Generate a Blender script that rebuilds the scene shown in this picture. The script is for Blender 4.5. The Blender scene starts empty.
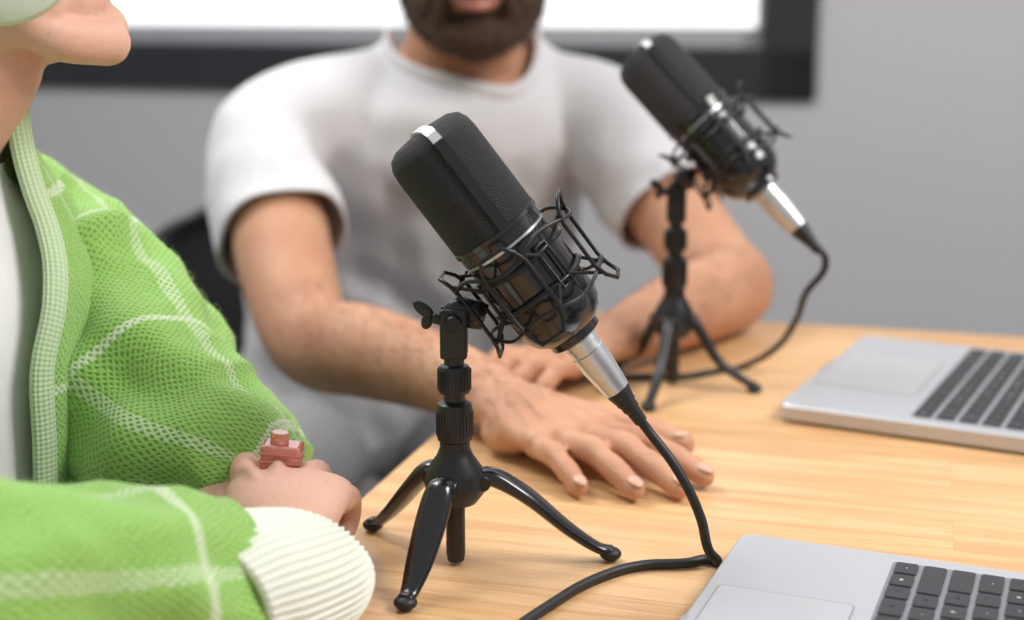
import bpy, bmesh, math, random
from mathutils import Vector as V, Matrix, noise
random.seed(3)
scene = bpy.context.scene
col = scene.collection
PI = math.pi

# ------------------------------------------------------------------ materials
def newmat(name):
    m = bpy.data.materials.new(name); m.use_nodes = True
    nt = m.node_tree; b = nt.nodes['Principled BSDF']
    return m, nt, b

def nmath(nt, op, a, b=None, c=None):
    n = nt.nodes.new('ShaderNodeMath'); n.operation = op
    for i, x in enumerate((a, b, c)):
        if x is None: continue
        if isinstance(x, (int, float)): n.inputs[i].default_value = x
        else: nt.links.new(x, n.inputs[i])
    return n.outputs[0]

def mixcol(nt, fac, a, b):
    n = nt.nodes.new('ShaderNodeMix'); n.data_type = 'RGBA'
    if isinstance(fac, (int, float)): n.inputs[0].default_value = fac
    else: nt.links.new(fac, n.inputs[0])
    for i, x in ((6, a), (7, b)):
        if isinstance(x, tuple): n.inputs[i].default_value = (*x[:3], 1)
        else: nt.links.new(x, n.inputs[i])
    return n.outputs[2]

def addbump(nt, b, h, strength, dist):
    n = nt.nodes.new('ShaderNodeBump'); n.inputs['Strength'].default_value = strength
    n.inputs['Distance'].default_value = dist
    nt.links.new(h, n.inputs['Height']); nt.links.new(n.outputs[0], b.inputs['Normal'])

def mk(name, base, rough=.5, metal=0., namt=0., nscale=20., bump=0., bscale=300., bdist=.001, coat=0., sss=0., trans=0., stretch=(1,1,1), sheen=0., spec=.5):
    m, nt, b = newmat(name)
    b.inputs['Roughness'].default_value = rough; b.inputs['Metallic'].default_value = metal
    b.inputs['Coat Weight'].default_value = coat
    b.inputs['Specular IOR Level'].default_value = spec
    b.inputs['Transmission Weight'].default_value = trans
    b.inputs['Sheen Weight'].default_value = sheen
    if sss:
        b.inputs['Subsurface Weight'].default_value = sss
        b.inputs['Subsurface Radius'].default_value = (1, .35, .2)
        b.inputs['Subsurface Scale'].default_value = .008
    tc = nt.nodes.new('ShaderNodeTexCoord')
    mp = nt.nodes.new('ShaderNodeMapping'); mp.inputs['Scale'].default_value = stretch
    nt.links.new(tc.outputs['Object'], mp.inputs[0])
    n = nt.nodes.new('ShaderNodeTexNoise'); n.inputs['Scale'].default_value = nscale; n.inputs['Detail'].default_value = 5
    nt.links.new(mp.outputs[0], n.inputs['Vector'])
    lo = tuple(c * (1 - namt) for c in base); hi = tuple(min(1, c * (1 + namt)) for c in base)
    nt.links.new(mixcol(nt, n.outputs[0], lo, hi), b.inputs['Base Color'])
    if bump:
        n2 = nt.nodes.new('ShaderNodeTexNoise'); n2.inputs['Scale'].default_value = bscale; n2.inputs['Detail'].default_value = 4
        nt.links.new(mp.outputs[0], n2.inputs['Vector'])
        addbump(nt, b, n2.outputs[0], bump, bdist)
    return m

def skinmat(name, pale, deep, rough=.55, bump=.35):
    m, nt, b = newmat(name)
    b.inputs['Roughness'].default_value = rough; b.inputs['Specular IOR Level'].default_value = .35
    b.inputs['Subsurface Weight'].default_value = .12; b.inputs['Subsurface Radius'].default_value = (1, .35, .2); b.inputs['Subsurface Scale'].default_value = .008
    tc = nt.nodes.new('ShaderNodeTexCoord')
    def nz(s, d=4):
        n = nt.nodes.new('ShaderNodeTexNoise'); n.inputs['Scale'].default_value = s; n.inputs['Detail'].default_value = d
        nt.links.new(tc.outputs['Object'], n.inputs['Vector']); return n.outputs[0]
    a = nmath(nt, 'MULTIPLY_ADD', nz(18), 2.4, -.7); cl = nt.nodes.new('ShaderNodeClamp'); nt.links.new(a, cl.inputs[0])
    c1 = mixcol(nt, cl.outputs[0], deep, pale)
    s = nmath(nt, 'MULTIPLY', nmath(nt, 'GREATER_THAN', nz(330, 2), .64), .22)
    c2 = mixcol(nt, s, c1, tuple(x * .7 for x in deep))
    nt.links.new(c2, b.inputs['Base Color'])
    vo = nt.nodes.new('ShaderNodeTexVoronoi'); vo.inputs['Scale'].default_value = 620; nt.links.new(tc.outputs['Object'], vo.inputs['Vector'])
    h = nmath(nt, 'ADD', vo.outputs['Distance'], nmath(nt, 'MULTIPLY', nz(120), 1.6))
    addbump(nt, b, h, bump, .0009)
    return m

M = {}
M['wall'] = mk('wall_paint', (.52, .515, .53), .85, namt=.03, nscale=2, bump=.15, bscale=250)
M['floor'] = mk('floor_grey_carpet', (.2, .2, .21), .95, namt=.2, nscale=60, bump=.3, bscale=500)
M['frame'] = mk('window_frame_anthracite', (.022, .023, .028), .45, namt=.1)
M['sash'] = mk('window_sash_grey', (.40, .41, .43), .5, namt=.05)
M['black'] = mk('black_plastic', (.012, .012, .013), .38, namt=.2, bump=.05, bscale=900)
M['blackgloss'] = mk('black_lacquer', (.01, .01, .011), .22, coat=.4, namt=.1)
M['rubber'] = mk('cable_rubber', (.012, .012, .013), .5, namt=.2)
M['wire'] = mk('black_wire', (.010, .010, .011), .32, metal=.2, namt=.1)
M['elastic'] = mk('elastic_cord', (.015, .015, .017), .8, namt=.3, nscale=400)
M['silver'] = mk('brushed_nickel', (.66, .67, .69), .32, metal=.8, namt=.06, nscale=60)
M['silverband'] = mk('satin_band', (.75, .75, .77), .35, metal=.5, namt=.03)
M['alu'] = mk('laptop_aluminium', (.60, .61, .64), .42, metal=.55, namt=.015, nscale=300, bump=.03, bscale=1500)
M['alu2'] = mk('laptop_trackpad', (.64, .65, .68), .35, metal=.5, namt=.01)
M['key'] = mk('laptop_keycap', (.035, .037, .042), .5, namt=.1)
M['keybed'] = mk('laptop_keybed', (.25, .255, .27), .5, metal=.4, namt=.05)
M['keybed2'] = mk('laptop_keybed_light', (.40, .41, .43), .5, metal=.4, namt=.05)
M['screen'] = mk('laptop_screen', (.02, .025, .03), .15, namt=.1)
M['skin'] = skinmat('skin_tan', (.60, .335, .21), (.49, .235, .14))
M['skinw'] = skinmat('skin_fair', (.74, .45, .34), (.69, .38, .28), .5, .15)
M['nail'] = mk('fingernail', (.62, .37, .27), .35, namt=.05)
M['nailw'] = mk('fingernail_pale', (.8, .55, .47), .22, namt=.05, coat=.4)
M['lip'] = mk('lips', (.50, .2, .16), .4, namt=.1, bump=.2, bscale=300)
M['beard'] = mk('beard_hair', (.075, .040, .024), .8, namt=.8, nscale=380, bump=1, bscale=500, bdist=.003, stretch=(1, 1, .25))
M['hair'] = mk('dark_hair', (.03, .018, .012), .55, namt=.6, nscale=200, bump=1, bscale=260, bdist=.003, stretch=(1, 1, .15))
M['armhair'] = mk('arm_hair', (.10, .05, .025), .6, namt=.2)
M['fuzz'] = mk('wool_fuzz', (.50, .72, .32), .95, namt=.2)
M['hairw'] = mk('blonde_hair', (.42, .25, .11), .5, namt=.5, nscale=200, bump=1, bscale=260, bdist=.003, stretch=(1, 1, .15))
M['tee'] = mk('tshirt_cotton', (.64, .635, .65), .9, namt=.03, nscale=40, bump=.25, bscale=1400, bdist=.0006, sheen=.15)
M['teew'] = mk('white_cotton', (.82, .81, .81), .9, namt=.03, nscale=40, bump=.25, bscale=900, sheen=.2)
M['trouser'] = mk('grey_trousers', (.28, .28, .295), .9, namt=.12, nscale=60, bump=.3, bscale=900)
M['jeans'] = mk('blue_jeans', (.08, .12, .2), .9, namt=.2, nscale=120, bump=.3, bscale=900)
M['shoe'] = mk('shoe_leather', (.05, .05, .05), .5, namt=.2)
M['eyew'] = mk('eye_white', (.85, .84, .82), .2)
M['iris'] = mk('eye_iris', (.1, .05, .03), .15)
M['hp'] = mk('headphone_white', (.72, .82, .70), .35, namt=.03)
M['chair'] = mk('chair_shell_black', (.018, .018, .022), .45, namt=.1, bump=.1, bscale=600)
M['chairleg'] = mk('chair_leg_metal', (.05, .05, .055), .35, metal=.8, namt=.1)
M['ring'] = mk('ring_rose_glass', (.95, .36, .29), .08, namt=.12, nscale=200, trans=.55, coat=.4)
M['gold'] = mk('ring_gold', (.80, .42, .28), .25, metal=.9)

# wood
def wood():
    m, nt, b = newmat('pine_tabletop')
    tc = nt.nodes.new('ShaderNodeTexCoord')
    def mp(s, l=(0, 0, 0)):
        n = nt.nodes.new('ShaderNodeMapping'); n.inputs['Scale'].default_value = s; n.inputs['Location'].default_value = l
        nt.links.new(tc.outputs['Object'], n.inputs[0]); return n.outputs[0]
    br = nt.nodes.new('ShaderNodeTexBrick'); br.offset = .37
    br.inputs['Scale'].default_value = 1; br.inputs['Brick Width'].default_value = .62; br.inputs['Row Height'].default_value = .062
    br.inputs['Mortar Size'].default_value = .0004; br.inputs['Mortar Smooth'].default_value = .3; br.inputs['Bias'].default_value = 0
    br.inputs['Color1'].default_value = (0, 0, 0, 1); br.inputs['Color2'].default_value = (1, 1, 1, 1); br.inputs['Mortar'].default_value = (.5, .5, .5, 1)
    nt.links.new(mp((1, 1, 1)), br.inputs['Vector'])
    cmb = nt.nodes.new('ShaderNodeVectorMath'); cmb.operation = 'MULTIPLY_ADD'
    nt.links.new(br.outputs['Color'], cmb.inputs[0]); cmb.inputs[1].default_value = (7, 13, 5)
    nt.links.new(mp((1.6, 34, 10)), cmb.inputs[2])
    g = nt.nodes.new('ShaderNodeTexNoise'); g.inputs['Scale'].default_value = 1.6; g.inputs['Detail'].default_value = 6; g.inputs['Distortion'].default_value = .8
    nt.links.new(cmb.outputs[0], g.inputs['Vector'])
    ramp = nt.nodes.new('ShaderNodeValToRGB'); e = ramp.color_ramp.elements
    e[0].position = .34; e[0].color = (.53, .275, .112, 1); e[1].position = .60; e[1].color = (.73, .46, .225, 1)
    nt.links.new(g.outputs[0], ramp.inputs[0])
    f = nt.nodes.new('ShaderNodeTexNoise'); f.inputs['Scale'].default_value = 5; f.inputs['Detail'].default_value = 6
    nt.links.new(mp((5, 170, 20)), f.inputs['Vector'])
    fr = nt.nodes.new('ShaderNodeMapRange'); fr.inputs[1].default_value = .46; fr.inputs[2].default_value = .66; nt.links.new(f.outputs[0], fr.inputs[0])
    c1 = mixcol(nt, nmath(nt, 'MULTIPLY', fr.outputs[0], .55), ramp.outputs[0], (.42, .19, .075))
    kn = nt.nodes.new('ShaderNodeTexNoise'); kn.inputs['Scale'].default_value = 2.2; kn.inputs['Detail'].default_value = 2
    nt.links.new(mp((1.4, 9, 3), (3, 1, 0)), kn.inputs['Vector'])
    kr = nt.nodes.new('ShaderNodeMapRange'); kr.inputs[1].default_value = .56; kr.inputs[2].default_value = .75; nt.links.new(kn.outputs[0], kr.inputs[0])
    c1 = mixcol(nt, nmath(nt, 'MULTIPLY', kr.outputs[0], .55), c1, (.47, .22, .085))
    sep = nt.nodes.new('ShaderNodeSeparateColor'); nt.links.new(br.outputs['Color'], sep.inputs[0])
    c2 = mixcol(nt, nmath(nt, 'MULTIPLY', sep.outputs[0], .30), c1, (.84, .57, .31))
    c3 = mixcol(nt, nmath(nt, 'MULTIPLY', br.outputs['Fac'], .35), c2, (.38, .19, .08))
    nt.links.new(c3, b.inputs['Base Color'])
    b.inputs['Roughness'].default_value = .40; b.inputs['Coat Weight'].default_value = .12; b.inputs['Coat Roughness'].default_value = .3
    addbump(nt, b, g.outputs[0], .08, .002)
    return m
M['wood'] = wood()

def knit(name, green, white, stripes=True, pitch=.0046, ribs=False, su=.078, sv=.115):
    m, nt, b = newmat(name)
    b.inputs['Roughness'].default_value = .95; b.inputs['Sheen Weight'].default_value = .3
    uv = nt.nodes.new('ShaderNodeTexCoord')
    sp = nt.nodes.new('ShaderNodeSeparateXYZ'); nt.links.new(uv.outputs['UV'], sp.inputs[0])
    u, v = sp.outputs[0], sp.outputs[1]
    if ribs:
        h = nmath(nt, 'ADD', nmath(nt, 'MULTIPLY', nmath(nt, 'SINE', nmath(nt, 'MULTIPLY', u, 2 * PI / pitch)), .5), .5)
        k = nmath(nt, 'SINE', nmath(nt, 'MULTIPLY', v, 2 * PI / .003))
        h2 = nmath(nt, 'ADD', h, nmath(nt, 'MULTIPLY', k, .25))
        nt.links.new(mixcol(nt, h, tuple(c * .82 for c in white), white), b.inputs['Base Color'])
        addbump(nt, b, h2, .5, .0012); return m
    nz = nt.nodes.new('ShaderNodeTexNoise'); nz.inputs['Scale'].default_value = 90; nz.inputs['Detail'].default_value = 3
    nt.links.new(uv.outputs['UV'], nz.inputs['Vector'])
    fz = nt.nodes.new('ShaderNodeTexNoise'); fz.inputs['Scale'].default_value = 650; fz.inputs['Detail'].default_value = 4
    nt.links.new(uv.outputs['UV'], fz.inputs['Vector'])
    wob = nmath(nt, 'MULTIPLY', nmath(nt, 'SUBTRACT', nz.outputs[0], .5), .0045)
    uu = nmath(nt, 'ADD', u, wob); vv = nmath(nt, 'ADD', nmath(nt, 'ADD', v, wob), .03)
    a = nmath(nt, 'SINE', nmath(nt, 'MULTIPLY', nmath(nt, 'ADD', uu, nmath(nt, 'MULTIPLY', vv, .9)), PI / pitch))
    c = nmath(nt, 'SINE', nmath(nt, 'MULTIPLY', nmath(nt, 'SUBTRACT', uu, nmath(nt, 'MULTIPLY', vv, .9)), PI / pitch))
    hole = nmath(nt, 'POWER', nmath(nt, 'ABSOLUTE', nmath(nt, 'MULTIPLY', a, c)), 2.0)
    h = nmath(nt, 'ADD', nmath(nt, 'SUBTRACT', 1, hole), nmath(nt, 'MULTIPLY', nmath(nt, 'SUBTRACT', fz.outputs[0], .5), 1.0))
    hc = nt.nodes.new('ShaderNodeClamp'); nt.links.new(h, hc.inputs[0])
    base = mixcol(nt, hc.outputs[0], tuple(x * .55 for x in green), green)
    if stripes:
        fu = nmath(nt, 'LESS_THAN', nmath(nt, 'FRACT', nmath(nt, 'DIVIDE', nmath(nt, 'ADD', uu, .02), su)), .12)
        fv = nmath(nt, 'LESS_THAN', nmath(nt, 'FRACT', nmath(nt, 'DIVIDE', vv, sv)), .052)
        dots = nmath(nt, 'GREATER_THAN', h, .72)
        d2 = nmath(nt, 'GREATER_THAN', h, .55)
        msk = nmath(nt, 'MAXIMUM', nmath(nt, 'MULTIPLY', fu, nmath(nt, 'MULTIPLY', dots, .5)), nmath(nt, 'MULTIPLY', fv, nmath(nt, 'MULTIPLY_ADD', d2, .45, .25)))
        base = mixcol(nt, msk, base, white)
    nt.links.new(base, b.inputs['Base Color'])
    addbump(nt, b, h, .6, .0016)
    return m
M['knit'] = knit('green_knit', (.31, .58, .12), (.74, .82, .62))
M['rib'] = knit('rib_knit_white', None, (.82, .84, .74), ribs=True, pitch=.5)
M['ribg'] = knit('rib_knit_placket', None, (.56, .72, .43), ribs=True, pitch=.004)

def grille():
    m, nt, b = newmat('microphone_grille')
    b.inputs['Metallic'].default_value = .2; b.inputs['Roughness'].default_value = .62
    uv = nt.nodes.new('ShaderNodeTexCoord')
    sp = nt.nodes.new('ShaderNodeSeparateXYZ'); nt.links.new(uv.outputs['UV'], sp.inputs[0])
    k = PI / .0019
    a = nmath(nt, 'SINE', nmath(nt, 'MULTIPLY', nmath(nt, 'ADD', sp.outputs[0], sp.outputs[1]), k))
    c = nmath(nt, 'SINE', nmath(nt, 'MULTIPLY', nmath(nt, 'SUBTRACT', sp.outputs[0], sp.outputs[1]), k))
    h = nmath(nt, 'ABSOLUTE', nmath(nt, 'MULTIPLY', a, c))
    nt.links.new(mixcol(nt, h, (.060, .060, .063), (.001, .001, .001)), b.inputs['Base Color'])
    addbump(nt, b, nmath(nt, 'SUBTRACT', 1, h), 1.0, .001)
    return m
M['grille'] = grille()

# ------------------------------------------------------------------ mesh helpers
def empty(name, loc=(0, 0, 0), rz=0):
    o = bpy.data.objects.new(name, None); o.location = loc; o.rotation_euler = (0, 0, rz)
    o.empty_display_size = .05; col.objects.link(o); return o

def addobj(name, me, mats, parent=None, smooth=True, world=True):
    o = bpy.data.objects.new(name, me); col.objects.link(o)
    for m in (mats if isinstance(mats, (list, tuple)) else [mats]): me.materials.append(m)
    if smooth: me.polygons.foreach_set('use_smooth', [True] * len(me.polygons))
    if parent:
        o.parent = parent
        if world:
            mt = Matrix.LocRotScale(parent.location, parent.rotation_euler, None)
            o.matrix_parent_inverse = mt.inverted()
    return o

def cr(p0, p1, p2, p3, t):
    return .5 * ((2 * p1) + (-p0 + p2) * t + (2 * p0 - 5 * p1 + 4 * p2 - p3) * t * t + (-p0 + 3 * p1 - 3 * p2 + p3) * t ** 3)

def dense(pts, rad, steps):
    pts = [V(p) for p in pts]; rad = [V((r, r)) if isinstance(r, (int, float)) else V(r) for r in rad]
    P = [pts[0] * 2 - pts[1]] + pts + [pts[-1] * 2 - pts[-2]]
    R = [rad[0]] + rad + [rad[-1]]
    oP, oR = [], []
    for i in range(1, len(P) - 2):
        for s in range(steps):
            t = s / steps
            oP.append(cr(P[i - 1], P[i], P[i + 1], P[i + 2], t)); oR.append(cr(R[i - 1], R[i], R[i + 1], R[i + 2], t))
    oP.append(pts[-1]); oR.append(rad[-1])
    return oP, oR

def loft(pts, rad, A=(0, 0, 1), n=32, steps=6, caps=True, fixed=None, th=None, fn=None, uscale=None):
    P, R = dense(pts, rad, steps)
    vs, fs, uvs = [], [], []
    closed = th is None
    cols = n if closed else n + 1
    L = 0; Ls = []
    for i, p in enumerate(P):
        if i: L += (p - P[i - 1]).length
        Ls.append(L)
        if fixed: e1, e2 = V(fixed[0]).normalized(), V(fixed[1]).normalized()
        else:
            T = (P[min(i + 1, len(P) - 1)] - P[max(i - 1, 0)]).normalized()
            a = V(A); e1 = (a - a.dot(T) * T).normalized(); e2 = T.cross(e1)
        t0 = 0 if closed else th(i / (len(P) - 1))
        for j in range(cols):
            q = j / n * 2 * PI if closed else t0 + (2 * PI - 2 * t0) * j / n
            ra, rb = R[i]
            k = 1 + (fn(q, L, i / (len(P) - 1)) if fn else 0)
            vs.append(p + (e1 * ra * math.cos(q) + e2 * rb * math.sin(q)) * k)
    us = uscale or sum(max(r) for r in R) / len(R)
    for i in range(len(P) - 1):
        for j in range(n):
            a = i * cols + j; b = i * cols + (j + 1) % cols if closed else a + 1
            fs.append((a, b, b + cols, a + cols))
            u0, u1 = j / n * 2 * PI * us, (j + 1) / n * 2 * PI * us
            uvs.append(((u0, Ls[i]), (u1, Ls[i]), (u1, Ls[i + 1]), (u0, Ls[i + 1])))
    if caps and closed:
        fs.append(tuple(reversed(range(n)))); uvs.append(tuple((0, 0) for _ in range(n)))
        k = (len(P) - 1) * cols; fs.append(tuple(range(k, k + n))); uvs.append(tuple((0, 0) for _ in range(n)))
    return vs, fs, uvs

def mesh_from(name, parts):
    vs, fs, uv = [], [], []
    for p in parts:
        o = len(vs); vs += [tuple(x) for x in p[0]]; fs += [tuple(i + o for i in f) for f in p[1]]
        uv += p[2] if len(p) > 2 and p[2] else [tuple((0, 0) for _ in f) for f in p[1]]
    me = bpy.data.meshes.new(name); me.from_pydata(vs, [], fs)
    l = me.uv_layers.new(name='UVMap')
    flat = [c for f in uv for c in f]
    for i, c in enumerate(flat): l.data[i].uv = c
    me.update(); return me

def ell(c, r, rot=None, n=20, m=12):
    vs, fs = [], []
    c = V(c); r = (r, r, r) if isinstance(r, (int, float)) else r
    Rm = rot if rot is not None else Matrix.Identity(3)
    vs.append(c + Rm @ V((0, 0, r[2])))
    for i in range(1, m):
        a = PI * i / m
        for j in range(n):
            b = 2 * PI * j / n
            vs.append(c + Rm @ V((r[0] * math.sin(a) * math.cos(b), r[1] * math.sin(a) * math.sin(b), r[2] * math.cos(a))))
    vs.append(c + Rm @ V((0, 0, -r[2])))
    for j in range(n): fs.append((0, 1 + j, 1 + (j + 1) % n))
    for i in range(m - 2):
        for j in range(n):
            a = 1 + i * n + j; b = 1 + i * n + (j + 1) % n
            fs.append((a, a + n, b + n, b))
    k = len(vs) - 1; q = 1 + (m - 2) * n
    for j in range(n): fs.append((q + j, k, q + (j + 1) % n))
    return vs, fs

def tube(pts, rad, A=(0, 0, 1), n=20, steps=5):
    r0 = rad[0] if isinstance(rad[0], (int, float)) else min(rad[0]); r1 = rad[-1] if isinstance(rad[-1], (int, float)) else min(rad[-1])
    return [loft(pts, rad, A, n, steps)[:2], ell(pts[0], r0 * .98), ell(pts[-1], r1 * .98)]

def xf(parts, mt):
    return [([mt @ V(v) for v in p[0]],) + tuple(p[1:]) for p in parts]

def organic(name, parts, mat, parent, voxel=.003, smooth=4, fac=.5):
    me = mesh_from('tmp', parts); o = bpy.data.objects.new('tmp', me); col.objects.link(o)
    r = o.modifiers.new('r', 'REMESH'); r.mode = 'VOXEL'; r.voxel_size = voxel
    s = o.modifiers.new('s', 'SMOOTH'); s.factor = fac; s.iterations = smooth
    dg = bpy.context.evaluated_depsgraph_get(); dg.update()
    m2 = bpy.data.meshes.new_from_object(o.evaluated_get(dg)); m2.name = name
    bpy.data.objects.remove(o)
    m2.materials.clear()
    return addobj(name, m2, mat, parent)

def displace(o, fn):
    me = o.data; ns = [v.normal.copy() for v in me.vertices]
    for v, n in zip(me.vertices, ns):
        v.co = v.co + n * fn(v.co, n)
    me.update()

def cut(o, p, no, R):
    bm = bmesh.new(); bm.from_mesh(o.data); p = V(p); no = V(no).normalized()
    fs = [f for f in bm.faces if (f.calc_center_median() - p).length < R]
    g = set(fs)
    for f in fs: g.update(f.verts); g.update(f.edges)
    bmesh.ops.bisect_plane(bm, geom=list(g), plane_co=p, plane_no=no, clear_outer=True)
    rim = [v.co.copy() for v in bm.verts if v.is_boundary and abs((v.co - p).dot(no)) < .0005 and (v.co - p).length < R]
    bm.to_mesh(o.data); bm.free(); o.data.polygons.foreach_set('use_smooth', [True] * len(o.data.polygons))
    c = sum(rim, V()) / max(1, len(rim)); e1 = no.orthogonal().normalized(); e2 = no.cross(e1)
    rim.sort(key=lambda q: math.atan2((q - c).dot(e2), (q - c).dot(e1)))
    return rim

def neckhole(o, c, ra, rb, zmin, ex=2.7):
    """remove cloth inside an upright rounded-square column and return the ordered rim snapped to it"""
    bm = bmesh.new(); bm.from_mesh(o.data)
    g = lambda x, y: (abs(x / ra) ** ex + abs(y / rb) ** ex) ** (1 / ex)
    f = lambda q: g(q.x - c[0], q.y - c[1])
    kill = [v for v in bm.verts if v.co.z > zmin and f(v.co) < 1]
    bmesh.ops.delete(bm, geom=kill, context='VERTS')
    rim = []
    for v in bm.verts:
        if v.is_boundary and v.co.z > zmin - .01 and f(v.co) < 1.25:
            k = 1 / f(v.co); v.co.x = c[0] + (v.co.x - c[0]) * k; v.co.y = c[1] + (v.co.y - c[1]) * k
            rim.append(v.co.copy())
    bm.to_mesh(o.data); bm.free(); o.data.polygons.foreach_set('use_smooth', [True] * len(o.data.polygons))
    out = []
    for i in range(40):
        a = 2 * PI * i / 40
        w = [(math.exp(-((math.atan2(math.sin(math.atan2(q.y - c[1], q.x - c[0]) - a), math.cos(math.atan2(q.y - c[1], q.x - c[0]) - a))) / .12) ** 2), q.z) for q in rim]
        s = sum(x[0] for x in w)
        if s > 1e-6:
            k = 1 / g(math.cos(a), math.sin(a))
            out.append(V((c[0] + k * math.cos(a), c[1] + k * math.sin(a), sum(x[0] * x[1] for x in w) / s)))
    return out

def strands(name, objs, count, length, width, mat, parent, keep=None, dirfn=None, lift=.5):
    pool = []
    for o in objs:
        for pg in o.data.polygons:
            if keep is None or keep(pg.center, pg.normal): pool.append((pg.center.copy(), pg.normal.copy(), pg.area))
    if not pool: return
    cum = []; t = 0
    for q in pool: t += q[2]; cum.append(t)
    vs, fs = [], []
    for c, n, _ in random.choices(pool, cum_weights=cum, k=count):
        r = V((random.gauss(0, 1), random.gauss(0, 1), random.gauss(0, 1)))
        d = (dirfn(c) + r * .22) if dirfn else r
        d = (d - d.dot(n) * n)
        if d.length < 1e-6: continue
        d = (d.normalized() + n * lift * random.uniform(.3, 1.3)).normalized()
        L = length * random.uniform(.5, 1.2); s = d.cross(n)
        if s.length < 1e-6: continue
        s = s.normalized() * width
        b = c + V((random.uniform(-.001, .001), random.uniform(-.001, .001), random.uniform(-.001, .001))) - n * .0003
        m_ = b + d * L * .55 + n * L * .08; e = b + d * L + r * L * .12 - n * L * .1
        k = len(vs); vs += [b - s, b + s, m_ + s * .8, m_ - s * .8, e]; fs += [(k, k + 1, k + 2, k + 3), (k + 3, k + 2, k + 4)]
    addobj(name, mesh_from(name, [(vs, fs)]), mat, parent, smooth=False)

def curve(name, pts, r, mat, parent, cyc=False, res=8, kind='NURBS', flat=None):
    cu = bpy.data.curves.new(name, 'CURVE'); cu.dimensions = '3D'
    cu.bevel_depth = r; cu.bevel_resolution = 4; cu.resolution_u = res; cu.use_fill_caps = True
    s = cu.splines.new(kind if kind != 'BEZ' else 'BEZIER')
    if kind == 'BEZ':
        s.bezier_points.add(len(pts) - 1)
        for b, p in zip(s.bezier_points, pts):
            b.co = p; b.handle_left_type = b.handle_right_type = 'AUTO'
    else:
        s.points.add(len(pts) - 1)
        for b, p in zip(s.points, pts): b.co = (*p, 1)
        if kind == 'NURBS': s.order_u = 4; s.use_endpoint_u = True
    s.use_cyclic_u = cyc
    o = bpy.data.objects.new(name, cu); col.objects.link(o); cu.materials.append(mat)
    if parent:
        o.parent = parent; o.matrix_parent_inverse = Matrix.LocRotScale(parent.location, parent.rotation_euler, None).inverted()
    return o

def box(name, lo, hi, mat, parent=None, bev=0., mt=None, seg=2, smooth=False):
    bm = bmesh.new(); bmesh.ops.create_cube(bm, size=1)
    lo, hi = V(lo), V(hi)
    for v in bm.verts: v.co = V(((lo[i] + hi[i]) / 2 + v.co[i] * (hi[i] - lo[i])) for i in range(3))
    if bev: bmesh.ops.bevel(bm, geom=list(bm.edges), offset=bev, segments=seg, profile=.5, affect='EDGES')
    if mt: bm.transform(mt)
    me = bpy.data.meshes.new(name); bm.to_mesh(me); bm.free()
    return addobj(name, me, mat, parent, smooth=smooth)

def lathe(name, prof, mt, mat, parent, n=48):
    vs, fs, uv = [], [], []; L = [0]
    for i in range(1, len(prof)):
        L.append(L[-1] + math.hypot(prof[i][0] - prof[i - 1][0], prof[i][1] - prof[i - 1][1]))
    for r, t in prof:
        for j in range(n):
            a = 2 * PI * j / n; vs.append(mt @ V((r * math.cos(a), r * math.sin(a), t)))
    R = max(p[0] for p in prof)
    for i in range(len(prof) - 1):
        for j in range(n):
            k = (j + 1) % n; fs.append((i * n + j, i * n + k, (i + 1) * n + k, (i + 1) * n + j))
            u0, u1 = j / n * 2 * PI * R, (j + 1) / n * 2 * PI * R
            uv.append(((u0, L[i]), (u1, L[i]), (u1, L[i + 1]), (u0, L[i + 1])))
    me = mesh_from(name, [(vs, fs, uv)])
    o = addobj(name, me, mat, parent)
    m = o.modifiers.new('es', 'EDGE_SPLIT'); m.split_angle = math.radians(35)
    return o

# ------------------------------------------------------------------ room
YAW = math.radians(-16)
def wallbox(name, s0, s1, z0, z1, d0, d1, mat, parent=None, bev=0):
    mt = Matrix.Translation((0, 2.7, 0)) @ Matrix.Rotation(YAW, 4, 'Z')
    return box(name, (s0, d0, z0), (s1, d1, z1), mat, parent, bev, mt)
wb = empty('wall_back', (0, 2.7, 0))
WL, WR, WB, WT = -1.9, .559, .91, 2.15
wallbox('below_window', -3.2, 4.0, 0, WB, 0, .2, M['wall'], wb)
wallbox('above_window', -3.2, 4.0, WT, 2.8, 0, .2, M['wall'], wb)
wallbox('right_of_window', WR, 4.0, WB, WT, 0, .2, M['wall'], wb)
wallbox('left_of_window', -3.2, WL, WB, WT, 0, .2, M['wall'], wb)
wd = empty('window_1', (0, 2.7, 1.2))
for nm, a in (('frame_bottom', (WL, WR, WB, WB + .090)), ('frame_top', (WL, WR, WT - .09, WT)), ('frame_left', (WL, WL + .09, WB, WT)), ('frame_right', (WR - .095, WR, WB, WT)), ('frame_mullion', (-.16, -.09, WB, WT))):
    wallbox(nm, *a, -.015, .07, M['frame'], wd, .004)
for nm, a in (('sash_bottom', (WL + .09, WR - .095, WB + .090, WB + .125)), ('sash_right', (WR - .11, WR - .095, WB + .1, WT - .09))):
    wallbox(nm, *a, .03, .06, M['sash'], wd, .002)
gm, nt, b = newmat('window_glass')
tr = nt.nodes.new('ShaderNodeBsdfTransparent'); gl = nt.nodes.new('ShaderNodeBsdfGlossy'); gl.inputs['Roughness'].default_value = .05
mx = nt.nodes.new('ShaderNodeMixShader'); mx.inputs[0].default_value = .06
nt.links.new(tr.outputs[0], mx.inputs[1]); nt.links.new(gl.outputs[0], mx.inputs[2]); nt.links.new(mx.outputs[0], nt.nodes['Material Output'].inputs[0])
wallbox('glass_pane', WL + .09, WR - .095, WB + .1, WT - .09, .044, .05, gm, wd)
box('floor', (-3.6, -1.5, -.05), (3.6, 4.2, 0), M['floor'])
box('wall_left', (-2.75, -1.5, 0), (-2.6, 3.4, 2.8), M['wall'])
bb = wallbox('baseboard_back', -2.6, 3.3, .0, .08, -.015, -.001, M['sash'])

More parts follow.
